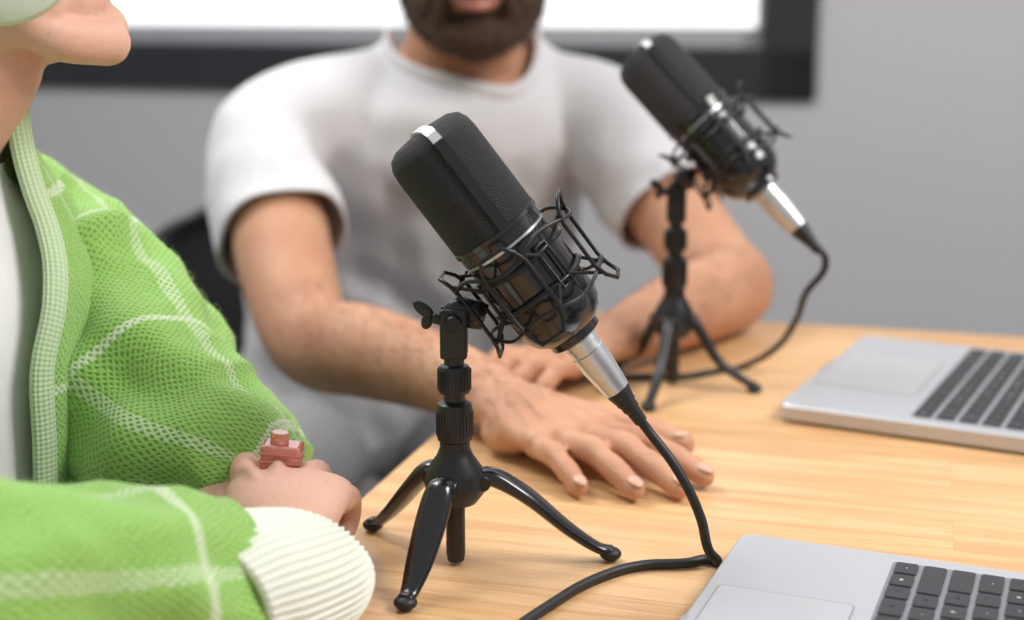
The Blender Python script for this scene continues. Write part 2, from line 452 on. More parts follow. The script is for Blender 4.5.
# ------------------------------------------------------------------ table
TM = Matrix.Translation((.0695, 1.533, 0)) @ Matrix.Rotation(YAW, 4, 'Z')
tb = empty('wooden_table', (.0695, 1.533, 0), YAW)
top = box('tabletop', (0, -1.3, -.018), (1.9, 0, .018), M['wood'], None, .003)
top.parent = tb; top.location = (0, 0, .732)
for i, (x, y) in enumerate(((.06, -.06), (1.84, -.06), (.06, -1.24), (1.84, -1.24))):
    box('leg_%d' % (i + 1), (x - .03, y - .03, 0), (x + .03, y + .03, .714), M['frame'], tb, .003, TM)
for i, a in enumerate((((.09, -.075, .66), (1.81, -.045, .714)), ((.09, -1.255, .66), (1.81, -1.225, .714)))):
    box('apron_%d' % (i + 1), *a, M['frame'], tb, 0, TM)

# ------------------------------------------------------------------ laptops
def rrect(x0, y0, x1, y1, r, n=6):
    out = []
    for cx, cy, a0 in ((x1 - r, y1 - r, 0), (x0 + r, y1 - r, PI / 2), (x0 + r, y0 + r, PI), (x1 - r, y0 + r, 1.5 * PI)):
        for k in range(n + 1):
            a = a0 + PI / 2 * k / n; out.append((cx + r * math.cos(a), cy + r * math.sin(a)))
    return out
def slab(x0, y0, x1, y1, r, z0, z1, bev=.0):
    o = rrect(x0, y0, x1, y1, r); n = len(o); i_ = rrect(x0 + bev, y0 + bev, x1 - bev, y1 - bev, max(r - bev, .0005))
    rings = [[(*p, z0) for p in i_], [(*p, z0 + bev) for p in o], [(*p, z1 - bev) for p in o], [(*p, z1) for p in i_]]
    vs = [q for rg in rings for q in rg]; fs = []
    for k in range(3):
        for j in range(n): fs.append((k * n + j, k * n + (j + 1) % n, (k + 1) * n + (j + 1) % n, (k + 1) * n + j))
    fs.append(tuple(reversed(range(n)))); fs.append(tuple(range(3 * n, 4 * n)))
    return vs, fs
def laptop(name, loc, deg, w, d, kb):
    rz = math.radians(deg); e = empty(name, loc, rz)
    mt = Matrix.Translation(loc) @ Matrix.Rotation(rz, 4, 'Z')
    def add(nm, parts, mat, m=mt): return addobj(nm, mesh_from(nm, xf(parts, m)), mat, e, smooth=False)
    add('base', [slab(0, 0, w, d, .011, .0015, .015, .0015)], M['alu'])
    add('feet', [slab(x - .01, y - .01, x + .01, y + .01, .006, 0, .002) for x in (.03, w - .03) for y in (.03, d - .03)], M['black'])
    k0, k1 = d * .455, d * .93; m = w * .045
    add('keyboard_bed', [slab(m, k0, w - m, k1, .003, .0148, .01535)], kb)
    keys = []; rows = 6; ph = (k1 - k0 - .003) / rows
    for r in range(rows):
        y0 = k0 + .0015 + r * ph; hgt = ph * (.84 if r < 5 else .6)
        widths = {0: [1, 1, 1, 1.3, 5.2, 1.3, 1, 1, 1, 1], 1: [2.3] + [1] * 10 + [2.3], 2: [1.8] + [1] * 11 + [1.8], 3: [1.5] + [1] * 12 + [1], 4: [1] * 13 + [1.5], 5: [1.5] + [1] * 13}[r]
        tot = sum(widths); x = m + .0015; full = w - 2 * m - .003
        for q in widths:
            kw = q / tot * full
            keys.append(slab(x + .0012, y0 + .0008, x + kw - .0012, y0 + hgt, .0016, .0153, .0168, .0003)); x += kw
    add('keys', keys, M['key'])
    gl_ = []
    for k_ in keys:
        xs = [q[0] for q in k_[0]]; ys = [q[1] for q in k_[0]]; cx, cy = (min(xs) + max(xs)) / 2, (min(ys) + max(ys)) / 2
        if max(xs) - min(xs) > .03: continue
        a_, b_ = random.uniform(.0009, .0015), random.uniform(.0012, .0018)
        gl_.append(slab(cx - a_, cy - b_, cx - a_ + .0005, cy + b_, .0001, .0168, .01686))
        gl_.append(slab(cx - a_, cy + random.choice((-b_, 0, b_ - .0005)), cx + a_, cy + .0005 + random.choice((0, .0003)), .0001, .0168, .01686))
    add('key_legends', gl_, M['silverband'])
    tw = w * .44
    add('trackpad_groove', [slab(w / 2 - tw / 2 - .0008, .0072, w / 2 + tw / 2 + .0008, k0 - .0102, .004, .0148, .01515)], M['keybed'])
    add('trackpad', [slab(w / 2 - tw / 2, .008, w / 2 + tw / 2, k0 - .011, .0035, .0148, .0153)], M['alu2'])
    add('front_notch', [slab(w / 2 - .02, -.0002, w / 2 + .02, .003, .001, .0135, .0151)], M['keybed2'])
    hm = mt @ Matrix.Translation((0, d - .004, .0155)) @ Matrix.Rotation(math.radians(58), 4, 'X')
    add('lid', [slab(0, 0.002, w, d, .011, -.005, -.0005, .001)], M['alu'], hm)
    add('display', [slab(.004, .008, w - .004, d - .004, .006, -.0006, .0003)], M['screen'], hm)
    add('hinge', [slab(w * .15, d - .01, w * .85, d - .001, .002, .012, .0175)], M['black'])
    return e
laptop('laptop', (.141, .824, .75), -112.5, .300, .204, M['keybed'])
laptop('laptop', (.3435, 1.351, .75), -118, .275, .226, M['keybed2'])

# ------------------------------------------------------------------ microphones
def microphone(base, top0, axis, sc, kz, feet, style, cable, cr_):
    e = empty('studio_microphone', (base[0], base[1], .75))
    st = Matrix.Translation((base[0], base[1], .75))
    z = lambda h: (h - .75) * kz
    prof = [(.0, .7525), (.005, .7525), (.0058, .757), (.0058, .79), (.013, .79), (.0175, .796), (.0185, .803), (.0165, .811), (.011, .819), (.009, .824), (.009, .828),
            (.0103, .829), (.0108, .832), (.0108, .847), (.0100, .851), (.0065, .853), (.0065, .857), (.0092, .858), (.0096, .860), (.0096, .872), (.0085, .874), (.006, .875), (.006, .884), (0, .885)]
    lathe('stand_column', [(r, z(h)) for r, h in prof], st, M['black'], e)
    for k, (h0, h1, r) in enumerate(((.860, .872, .0098), (.832, .846, .0109))):
        pr = [slab(-.0005, r - .0004, .0005, r + .0003, .0002, z(h0), z(h1)) for _ in range(1)]
        parts = []
        for q in range(32): parts += xf(pr, st @ Matrix.Rotation(2 * PI * q / 32, 4, 'Z'))
        addobj('grip_ribs_%d' % k, mesh_from('g', parts), M['black'], e, smooth=False)
    B = V((base[0], base[1], 0))
    for k, f in enumerate(feet):
        f = V((f[0], f[1], 0)); d = (f - B); R = d.length; d.normalize(); s = V((-d.y, d.x, 0))
        if style == 'arched':
            pp = [(.010, .803), (.022, .805), (.042, .793), (.066, .772), (.084, .7590), (.0935, .7565)]
            k_ = R / .0935
            pts = [B + d * (r * k_ if r > .03 else r) + V((0, 0, h)) for r, h in pp]
            rr = [(.0050, .006), (.0058, .0082), (.0050, .0100), (.0040, .0086), (.0034, .0058), (.0030, .0050)]
        else:
            pp = [(.010, .75 + z(.803)), (.02, .75 + z(.800)), (R * .55, .75 + z(.7725)), (R * .9, .7585), (R, .756)]
            pts = [B + d * r + V((0, 0, h)) for r, h in pp]
            rr = [(.005, .0055), (.005, .0055), (.0042, .0048), (.0036, .0042), (.0036, .0042)]
        addobj('leg_%d' % (k + 1), mesh_from('leg', [loft(pts, rr, (0, 0, 1), 20, 8)]), M['blackgloss'] if style == 'arched' else M['black'], e)
        fp = pts[-1]
        addobj('foot_%d' % (k + 1), mesh_from('foot', [ell(fp + V((0, 0, -.002)) - d * .001, (.0068, .0068, .0040))]), M['rubber'], e)
        pv = pts[0] + d * .006
        pm = Matrix.Translation(pv) @ V((0, 0, 1)).rotation_difference(s).to_matrix().to_4x4()
        lathe('pivot_%d' % (k + 1), [(0, -.0085), (.0045, -.0085), (.005, -.0078), (.005, .0078), (.0045, .0085), (0, .0085)], pm, M['black'], e, 20)
    zt = .75 + z(.885)
    hz = z(.905) + .75
    for k, yy in enumerate((-.0075, .0035)):
        box('hinge_plate_%d' % k, (base[0] - .008, base[1] + yy, zt - .006), (base[0] + .008, base[1] + yy + .004, hz + .004), M['black'], e, .0018)
    T = V(top0); ax = V(axis).normalized(); e2 = V((0, 1, 0)); e1 = e2.cross(ax).normalized()
    if e1.z < 0: e1 = -e1
    e2 = ax.cross(e1)
    mm = Matrix((( e1.x, e2.x, ax.x, T.x), (e1.y, e2.y, ax.y, T.y), (e1.z, e2.z, ax.z, T.z), (0, 0, 0, 1))) @ Matrix.Scale(sc, 4)
    W = lambda r, a, t: mm @ V((r * math.cos(a), r * math.sin(a), t))
    lathe('hinge_bolt', [(0, -.012), (.0045, -.012), (.005, -.011), (.005, .011), (.0045, .012), (0, .012)], Matrix.Translation((base[0], base[1], hz - .004)) @ Matrix.Rotation(PI / 2, 4, 'X'), M['wire'], e, 20)
    wn = Matrix.Translation((base[0] - .0145, base[1] - .002, hz - .001)) @ Matrix.Rotation(math.radians(18), 4, 'Y')
    addobj('wing_nut', mesh_from('wn', xf([loft([(.010, 0, 0), (.002, 0, 0)], [.0032, .0032], n=12)] + [ell((-.004, 0, .003), (.0075, .0020, .0036), Matrix.Rotation(.35, 3, 'Y')), ell((.0, 0, -.003), (.0034, .002, .005))], wn)), M['black'], e)
    a_ = W(.040, PI, .030)
    addobj('yoke', mesh_from('yk', [loft([V((base[0], base[1], hz - .008)), V((base[0], base[1], hz + .002)), (V((base[0], base[1], hz + .008)) + a_) / 2, a_, W(.036, PI, .036)], [(.0035, .005), (.006, .006), (.006, .006), (.005, .009), (.003, .008)], (0, 1, 0), 16, 6)]), M['black'], e)
    addobj('yoke_disc', mesh_from('yd', [ell(W(.039, PI, .030), (.007, .007, .007))]), M['black'], e)
    lathe('grille', [(0, -.0725), (.010, -.0723), (.019, -.0712), (.0240, -.0685), (.0266, -.0635), (.0274, -.057), (.0276, -.004)], mm, M['grille'], e, 72)
    lathe('collar_ring', [(.0274, -.0045), (.0282, -.004), (.0282, -.001), (.0272, -.0005)], mm, M['blackgloss'], e, 72)
    lathe('trim_ring', [(.0262, .0058), (.0272, .006), (.0272, .0074), (.0262, .0076)], mm, M['silver'], e, 72)
    lathe('housing', [(.0270, -.001), (.0270, .0), (.0270, .0055), (.0262, .006), (.0262, .0078), (.0268, .008), (.0268, .058), (.0260, .0625), (.0228, .068), (.0190, .0715), (.0165, .073), (.0165, .077), (.0135, .0785), (.0110, .079)], mm, M['blackgloss'], e, 72)
    lathe('xlr_plug', [(.0108, .078), (.0108, .083), (.0101, .0835), (.0101, .088), (.0106, .0885), (.0103, .098), (.0088, .112), (.0082, .118), (.0, .118)], mm, M['silver'], e, 40)
    lathe('strain_relief', [(.0076, .117), (.0076, .120), (.0062, .126), (.0062, .128), (.0054, .1285), (.0052, .133), (.0044, .134), (.0040, .143), (0, .143)], mm, M['rubber'], e, 32)
    def band(nm, ts, mat, w):
        vs = []; fs = []
        a0 = math.radians(74)
        prof = [(.0280, -.004), (.0280, -.057), (.0272, -.0642), (.0246, -.0696), (.0192, -.0722), (.0100, -.0735), (0, -.0738), (-.0100, -.0735), (-.0192, -.0722), (-.0246, -.0696), (-.0272, -.0642), (-.0280, -.057), (-.0280, -.004)]
        sel = prof[ts[0]:ts[1]]
        dirv = V((math.cos(a0), math.sin(a0), 0)); sd = V((-math.sin(a0), math.cos(a0), 0))
        for r, t in sel:
            inn = V((0, 0, t)) + dirv * r; c = V((0, 0, -.045)); nrm = (inn - c).normalized()
            for q, h in ((-w, -.0012), (-w, .0006), (w, .0006), (w, -.0012)): vs.append(mm @ (inn + sd * q + nrm * h))
        for i in range(len(sel) - 1):
            for j in range(4): fs.append((i * 4 + j, i * 4 + (j + 1) % 4, (i + 1) * 4 + (j + 1) % 4, (i + 1) * 4 + j))
        fs += [(0, 1, 2, 3), tuple(len(vs) - 1 - q for q in range(4))]
        addobj(nm, mesh_from(nm, [(vs, fs)]), mat, e, smooth=False)
    band('head_band', (2, 11), M['silverband'], .0030)
    band('head_strap_front', (0, 3), M['black'], .0032)
    band('head_strap_rear', (10, 13), M['black'], .0032)
    N = 64; PH = .15
    def ringc(nm, r0, r1, t0, ta, ph, wr, mat, k=4):
        pts = []
        for i in range(N):
            a = 2 * PI * i / N
            pts.append(W(r0 + r1 * math.cos(k * (a - ph)), a, t0 + ta * math.cos(k * (a - ph))))
        curve(nm, pts, wr * sc, mat, e, True, 3, 'POLY')
    ringc('cage_ring_upper', .0385, .0025, .012, .003, PH, .00125, M['wire'])
    ringc('cage_ring_lower', .0375, .0025, .050, -.003, PH, .00125, M['wire'])
    ringc('grip_ring_upper', .0288, .0004, .020, .0005, 0, .0017, M['wire'])
    ringc('grip_ring_lower', .0288, .0004, .040, -.0005, 0, .0017, M['wire'])
    for q in range(4):
        a = PH + q * PI / 2; w = .34
        hexa = [(a - w, .016, .0395), (a - w * .8, .008, .0405), (a - w * .5, .002, .0430), (a + w * .5, .002, .0430), (a + w * .8, .008, .0405), (a + w, .016, .0395), (a + w, .046, .0395), (a + w * .8, .054, .0405), (a + w * .5, .060, .0430), (a - w * .5, .060, .0430), (a - w * .8, .054, .0405), (a - w, .046, .0395)]
        curve('cage_loop_%d' % (q + 1), [W(r, aa, t) for aa, t, r in hexa], .00125 * sc, M['wire'], e, True, 4, 'POLY')
        b_ = a + PI / 4
        curve('grip_post_%d' % (q + 1), [W(.0290, b_ - .14, .016), W(.0298, b_ - .14, .044), W(.0298, b_ + .14, .044), W(.0290, b_ + .14, .016)], .0011 * sc, M['wire'], e, True, 2, 'POLY')
        for s_, tt, ti in ((0, .010, .020), (1, .052, .040)):
            for g in (-1, 1):
                o_ = W(.0392, a + g * .27, tt); i_ = W(.0294, a + g * .62, ti)
                curve('elastic_%d_%d_%d' % (q, s_, g), [o_, i_], .0011 * sc, M['elastic'], e, False, 3, 'POLY')
    s0 = W(0, 0, .138); s1 = W(0, 0, .150)
    curve('microphone_cable', [s0, s1] + [V(p) for p in cable], cr_, M['rubber'], e, False, 12, 'BEZ')
    return e

microphone((-.034, .81), (-.0086, .81, .953), (.598, .03, -.80), 1.0, 1.0,
           [(-.060, .742), (.061, .815), (-.090, .865)], 'arched',
           [(.098, .803, .812), (.1115, .797, .785), (.1175, .799, .763), (.1235, .804, .7535), (.119, .8085, .7533), (.105, .803, .7533), (.077, .799, .7533), (.052, .782, .7533), (.021, .742, .7533), (-.01, .69, .7533), (-.05, .60, .7533), (-.06, .50, .7533)], .0030)
microphone((.142, 1.219), (.158, 1.21, .987), (.655, -.28, -.72), 1.06, 1.13,
           [(.212, 1.195), (.113, 1.137), (.094, 1.27)], 'straight',
           [(.250, 1.185, .840), (.250, 1.225, .806), (.236, 1.265, .768), (.213, 1.272, .7535), (.185, 1.255, .7533), (.15, 1.235, .7533), (.118, 1.235, .7533), (.096, 1.228, .7533), (.078, 1.195, .7533)], .0030)

# ------------------------------------------------------------------ chairs
def chair(loc, rz):
    e = empty('chair', (loc[0], loc[1], 0), rz)
    mt = Matrix.Translation((loc[0], loc[1], 0)) @ Matrix.Rotation(rz, 4, 'Z')
    prof = [(.23, .425, .20), (.20, .445, .215), (.10, .45, .225), (0, .44, .23), (-.12, .44, .23), (-.19, .46, .23), (-.225, .52, .235), (-.24, .60, .24), (-.255, .70, .235), (-.265, .77, .21), (-.27, .80, .15)]
    P, R = dense([(0, p[0], p[1]) for p in prof], [(p[2], 0) for p in prof], 4)
    vs, fs = [], []; n = 20
    for i, (p, r) in enumerate(zip(P, R)):
        back = max(0, min(1, (p.z - .46) / .2))
        for j in range(n + 1):
            x = -1 + 2 * j / n
            vs.append(mt @ V((x * r.x, p.y + back * .09 * x * x, p.z + (1 - back) * .03 * x * x)))
    for i in range(len(P) - 1):
        for j in range(n): fs.append((i * (n + 1) + j, i * (n + 1) + j + 1, (i + 1) * (n + 1) + j + 1, (i + 1) * (n + 1) + j))
    o = addobj('shell', mesh_from('shell', [(vs, fs)]), M['chair'], e)
    s = o.modifiers.new('s', 'SOLIDIFY'); s.thickness = .012; s.offset = 0
    k = 0
    for sx in (-1, 1):
        for y0, y1 in ((.15, .2), (-.13, -.2)):
            k += 1
            addobj('leg_%d' % k, mesh_from('l', xf([loft([(sx * .13, y0, .44), (sx * .16, y0, .41), (sx * .2, y1, .0)], [.012, .012, .010], (0, 1, 0), 12, 4)], mt)), M['chairleg'], e)
    return e

# ------------------------------------------------------------------ people
def frame_mt(o, fwd):
    f = V((fwd[0], fwd[1], 0)).normalized(); x = V((f.y, -f.x, 0))
    return Matrix(((x.x, f.x, 0, o[0]), (x.y, f.y, 0, o[1]), (0, 0, 1, o[2]), (0, 0, 0, 1)))

def head_parts(fem=False):
    P = [ell((0, -.012, .03), (.074, .094, .088)), ell((0, .028, -.02), (.062, .07, .09)), ell((0, .04, -.07), (.05, .046, .045)),
         ell((0, .075, -.098), (.021, .018, .018)), ell((0, .082, .04), (.045, .016, .014))]
    for s in (-1, 1):
        P += [ell((s * .040, .064, -.02), (.022, .024, .022)), ell((s * .048, .02, -.075), (.016, .034, .026))]
        P += tube([(s * .056, .0, -.06), (s * .046, .04, -.095), (s * .018, .076, -.106)], [.013, .014, .015])
        P += [ell((s * .078, -.01, -.005), (.007, .019, .031), Matrix.Rotation(-.2, 3, 'X')), ell((s * .079, -.012, .012), (.011, .018, .015)), ell((s * .074, -.002, -.028), (.008, .01, .011))]
        P += [ell((s * .0125, .104, -.034), (.0085, .010, .0075))]
    P += tube([(0, .088, .028), (0, .098, .002), (0, .113, -.026)], [.0085, .0088, .0105])
    P += [ell((0, .095, -.05), (.024, .013, .016))]
    return P

def lips_parts():
    a = tube([(-.025, .094, -.0625), (-.008, .1075, -.0585), (0, .1085, -.060), (.008, .1075, -.0585), (.025, .094, -.0625)], [(.0025, .0025), (.0048, .0055), (.0044, .0058), (.0048, .0055), (.0025, .0025)], (0, 0, 1), 14, 4)
    b = tube([(-.023, .094, -.065), (0, .107, -.0695), (.023, .094, -.065)], [(.0025, .0025), (.006, .0065), (.0025, .0025)], (0, 0, 1), 14, 6)
    return a + b

def finger(mcp, tip, lift, r, nails=None, knuck=True, bend=None):
    a, b = V(mcp), V(tip); L = lift
    p1 = a.lerp(b, .42) + V((0, 0, L)); p2 = a.lerp(b, .74) + V((0, 0, L * .6))
    if bend: p1 += V(bend); p2 += V(bend) * .8
    out = tube([a, a.lerp(p1, .5) + V((0, 0, -.0005)), p1, p1.lerp(p2, .5), p2, b], [r * 1.08, r * .95, r * 1.09, r * .91, r * .97, r * .80], (0, 0, 1), 16, 4)
    if nails is not None:
        d = (b - p2).normalized(); up = V((0, 0, 1)); up = (up - up.dot(d) * d).normalized(); s = d.cross(up)
        Rm = Matrix((s, d, up)).transposed()
        nails.append(ell(b - d * .001 + up * r * .64, (r * .56, r * .74, r * .2), Rm, 14, 8))
    return out

def fbm(p, s): return noise.noise(V(p) * s)

# ---------------- man
man = empty('man', (-.15, 1.75, 0))
chair((-.235, 1.80), math.radians(-165))
hm = frame_mt((-.044, 1.60, 1.163), (.08, -1)) @ Matrix.Rotation(math.radians(-6), 4, 'X') @ Matrix.Scale(1.06, 4)
body = xf(head_parts(), hm)
nails = []
SD, FD = V((.965, .26, 0)), V((.26, -.965, 0))
body += tube([(-.056, 1.655, .95), (-.055, 1.645, 1.01), (-.05, 1.62, 1.08), (-.047, 1.61, 1.15)], [(.09, .068), (.072, .066), (.061, .060), (.058, .06)], (1, 0, 0), 28, 5)
for s_ in ((-.17, 1.625, .965), (.055, 1.68, .965)):
    body += tube([(-.055, 1.66, 1.06), V((-.055, 1.66, 1.035)).lerp(V(s_), .45), s_], [.034, .034, .032])
body += [ell((-.055, 1.610, .965), (.085, .042, .040))]
for g in (-1, 1):
    body += tube([V((-.052, 1.578, .985)) + SD * g * .012, V((-.055, 1.590, .990)) + SD * g * .055, V((-.055, 1.62, .985)) + SD * g * .11], [.007, .007, .007], n=10)
    body += tube([V((-.052, 1.580, .990)) + SD * g * .012, V((-.050, 1.60, 1.05)) + SD * g * .045, V((-.047, 1.61, 1.10)) + SD * g * .058], [.008, .011, .010], n=12)
body += [loft([(-.16, 1.82, .5), (-.12, 1.76, .68), (-.09, 1.68, .85), (-.075, 1.645, .95), (-.06, 1.64, 1.0)], [(.13, .09), (.13, .085), (.15, .08), (.13, .06), (.07, .05)], fixed=(SD, FD), n=32)[:2]]
body += tube([(-.225, 1.57, .935), (-.250, 1.525, .92), (-.235, 1.42, .860), (-.203, 1.32, .797), (-.177, 1.268, .776), (-.135, 1.215, .783), (-.085, 1.155, .786), (-.042, 1.102, .785), (-.017, 1.072, .783)],
             [.042, .044, .049, .044, .0425, .0415, .036, .0295, (.024, .029)], (0, 0, 1), 28, 6)
W0 = V((-.017, 1.072, .782)); d = V((.64, -.768, 0)); p = V((.768, .64, 0))
body += [loft([W0, W0 + d * .03 + V((0, 0, -.004)), W0 + d * .065 + V((0, 0, -.008)), W0 + d * .097 + V((0, 0, -.012))], [(.022, .028), (.019, .034), (.0165, .040), (.012, .041)], (0, 0, 1), 24, 5)[:2], ell(W0 + d * .097 + V((0, 0, -.012)), (.012, .012, .011))]
body += [ell(W0 + d * .05 - p * .022 + V((0, 0, -.014)), (.025, .02, .015), Matrix.Rotation(-.88, 3, 'Z'))]
for m_, t_, l_, r_ in (((.0665, 1.0165, .771), (.134, .944, .7595), .007, .0098), ((.054, 1.0005, .772), (.114, .920, .7595), .008, .0100), ((.0355, .990, .771), (.083, .917, .7595), .008, .0096), ((.017, .984, .769), (.046, .923, .759), .006, .0086)):
    body += finger(m_, t_, l_, r_, nails)
    body += [ell(V(m_) + V((0, 0, .0040)), (.0115, .0115, .0095))]
    m_ = V(m_); body += tube([W0 + d * .012 + V((0, 0, .016)), W0.lerp(m_, .55) + V((0, 0, .0158)), m_ + V((0, 0, .0075))], [.0035, .0040, .0050], n=10)
body += tube([W0 + d * .0 + p * .012 + V((0, 0, .020)), W0 + d * .03 - p * .004 + V((0, 0, .0165)), W0 + d * .06 - p * .012 + V((0, 0, .0120)), W0 + d * .08 - p * .018 + V((0, 0, .006))], [.002, .0026, .0026, .002], n=8)
body += tube([(.004, 1.072, .776), (.035, 1.062, .770), (.075, 1.045, .768), (.105, 1.028, .765), (.127, 1.012, .761)], [.017, .0165, .0125, .0118, .0095], (0, 0, 1), 16, 5)
nails.append(ell((.126, 1.0125, .7690), (.0060, .0075, .002), Matrix.Rotation(-.95, 3, 'Z')))
body += tube([(.075, 1.66, .935), (.110, 1.635, .925), (.158, 1.56, .880), (.208, 1.475, .815), (.226, 1.435, .797), (.203, 1.395, .795), (.165, 1.345, .792), (.125, 1.295, .788), (.10, 1.265, .784)],
             [.044, .046, .049, .045, .043, .0425, .038, .031, (.024, .029)], (0, 0, 1), 28, 6)
W1 = V((.10, 1.265, .784)); d1 = V((-.757, -.654, 0)); p1 = V((-.654, .757, 0))
body += [loft([W1, W1 + d1 * .03 + V((0, 0, -.002)), W1 + d1 * .065 + V((0, 0, -.005)), W1 + d1 * .092 + V((0, 0, -.008))], [(.022, .028), (.019, .033), (.0165, .039), (.012, .040)], (0, 0, 1), 24, 5)[:2], ell(W1 + d1 * .092 + V((0, 0, -.01)), (.012, .012, .011))]
for off, ln, r_ in ((.030, .060, .0096), (.0105, .066, .0098), (-.0095, .062, .0094), (-.029, .048, .0085)):
    m_ = W1 + d1 * (.090 - abs(off) * .1) + p1 * off; m_.z = .774
    t_ = m_ + d1 * ln + p1 * off * .25; t_.z = .7595
    body += finger(m_, t_, .010, r_, nails)
body += tube([W1 + p1 * .012 + V((0, 0, -.008)), W1 + d1 * .03 + p1 * .034 + V((0, 0, -.014)), W1 + d1 * .062 + p1 * .05 + V((0, 0, -.018)), W1 + d1 * .09 + p1 * .054 + V((0, 0, -.022))], [.016, .015, .0115, .009], (0, 0, 1), 16, 5)
mb = organic('body', body, M['skin'], man, .0025, 2)
A1, A2 = V((-.190, 1.30, .785)), V((-.010, 1.062, .785)); B1, B2 = V((.222, 1.42, .797)), V((.10, 1.265, .784))
def segd(c, a, b):
    ab = b - a; t = max(0, min(1, (c - a).dot(ab) / ab.dot(ab))); return (c - (a + ab * t)).length
def onarm(c, n): return (segd(c, A1, A2) < .05 or segd(c, B1, B2) < .05) and n.z > -.45 and random.random() < (.4 + .6 * max(0, n.z))
strands('forearm_hair', [mb], 4200, .0100, .00014, M['armhair'], man, onarm, lambda c: (A2 - A1).normalized() if segd(c, A1, A2) < .06 else (B2 - B1).normalized(), .35)
addobj('fingernails', mesh_from('fn', nails), M['nail'], man)
organic('lips', xf(lips_parts(), hm), M['lip'], man, .0012, 3)
for s in (-1, 1):
    addobj('eye', mesh_from('e', xf([ell((s * .032, .078, .012), .0125)], hm)), M['eyew'], man)
    addobj('iris', mesh_from('i', xf([ell((s * .032, .0875, .012), (.0055, .0038, .0055))], hm)), M['iris'], man)
bd = [ell((0, .073, -.100), (.031, .029, .027)), ell((0, .055, -.103), (.038, .039, .021))]
for s in (-1, 1):
    bd += tube([(s * .072, .004, -.01), (s * .067, .012, -.045), (s * .052, .04, -.086), (s * .020, .078, -.101)], [(.009, .007), (.012, .012), (.016, .017), (.019, .019)], (0, 1, 0))
    bd += tube([(s * .003, .108, -.049), (s * .018, .102, -.052), (s * .032, .088, -.066), (s * .034, .078, -.083)], [.0048, .0052, .0065, .011])
    bd += [ell((s * .044, .050, -.072), (.017, .024, .020))]
be = organic('beard', xf(bd, hm), M['beard'], man, .0022, 3)
displace(be, lambda c, n: .0018 * fbm(c, 160) + .0015 * fbm(c, 400))
strands('beard_strands', [be], 8000, .012, .00016, M['beard'], man, None, lambda c: V((0, -.2, -1)), .6)
hr = [ell((0, -.022, .05), (.083, .096, .085))] + [ell((0, .055, .105), (.055, .035, .025))]
for s in (-1, 1): hr += [ell((s * .066, -.02, .02), (.016, .05, .045))]
organic('hair', xf(hr, hm), M['hair'], man, .004, 3)
# t-shirt
sh = [loft([(-.17, 1.82, .47), (-.155, 1.80, .56), (-.13, 1.765, .70), (-.11, 1.72, .80), (-.09, 1.675, .885), (-.078, 1.652, .945), (-.066, 1.652, .985), (-.058, 1.660, 1.015), (-.055, 1.668, 1.045)],
           [(.20, .15), (.205, .145), (.205, .135), (.200, .132), (.190, .125), (.172, .112), (.150, .098), (.125, .078), (.09, .055)], fixed=(SD, FD), n=64, steps=6)[:2]]
sh += tube([(-.10, 1.655, .985), (-.16, 1.62, .968), (-.225, 1.57, .953), (-.262, 1.525, .930), (-.252, 1.475, .897), (-.238, 1.43, .866), (-.224, 1.39, .840), (-.214, 1.365, .822)], [.058, .062, .066, .065, .064, .063, .063, .063], (0, 0, 1), 32, 6)
sh += tube([(-.02, 1.68, .985), (.02, 1.675, .968), (.085, 1.66, .953), (.122, 1.63, .935), (.145, 1.59, .905), (.165, 1.555, .875), (.183, 1.52, .850), (.192, 1.50, .836)], [.058, .062, .066, .065, .065, .064, .064, .064], (0, 0, 1), 32, 6)
ts = organic('t_shirt', sh, M['tee'], man, .0055, 10)
folds = []
def seg(a, b, w, amp): folds.append((V(a), V(b), w, amp))
seg((-.20, 1.50, .90), (-.08, 1.54, .80), .015, .018); seg((-.21, 1.52, .86), (-.10, 1.58, .72), .016, .020)
seg((-.24, 1.56, .82), (-.16, 1.62, .64), .018, .024); seg((.08, 1.56, .90), (-.02, 1.54, .80), .015, .018)
seg((.10, 1.60, .85), (.0, 1.58, .70), .016, .020); seg((-.03, 1.53, .92), (-.07, 1.55, .76), .018, .010)
seg((-.02, 1.58, .72), (-.12, 1.62, .60), .018, .022)
seg((-.30, 1.52, .90), (-.22, 1.44, .93), .011, .010); seg((-.28, 1.47, .87), (-.20, 1.43, .91), .010, .009)
seg((-.20, 1.60, .76), (-.06, 1.62, .66), .016, .020); seg((.13, 1.56, .92), (.19, 1.54, .86), .010, .009)
seg((.03, 1.56, .92), (.07, 1.60, .80), .014, .014); seg((-.13, 1.54, .90), (-.05, 1.55, .86), .012, .010)
def fold(c, n):
    k = max(0, min(1, (.97 - c.z) / .05))
    s = .014 * fbm((c.x * 1.0, c.y, c.z * .5), 11) + .006 * fbm((c.x + 3, c.y, c.z * .7), 28)
    for a, b, w, amp in folds:
        ab = b - a; t = max(0, min(1, (c - a).dot(ab) / ab.dot(ab))); dd = (c - (a + ab * t)).length
        if dd < w * 4: s += amp * (math.exp(-(dd / w) ** 2) - .5 * math.exp(-((dd - 2 * w) / w) ** 2)) * math.sin(PI * min(1, max(.0, t)))
    return s * k
displace(ts, fold)
rimR = cut(ts, (-.231, 1.408, .853), V((.05, -.16, -.095)), .125)
rimL = cut(ts, (.174, 1.537, .863), V((.07, -.13, -.1)), .125)
rimN = neckhole(ts, (-.056, 1.650), .086, .090, .960)
so = ts.modifiers.new('s', 'SOLIDIFY'); so.thickness = .0025; so.offset = -1
def rimcurve(nm, rim, r, mat, par, scale=1.0):
    if len(rim) < 8: return
    k = max(1, len(rim) // 48); pts = rim[::k]; c = sum(pts, V()) / len(pts)
    pts = [c + (((pts[i - 1] + pts[i] + pts[(i + 1) % len(pts)]) / 3) - c) * scale for i in range(len(pts))]
    curve(nm, pts, r, mat, par, True, 4, 'NURBS')
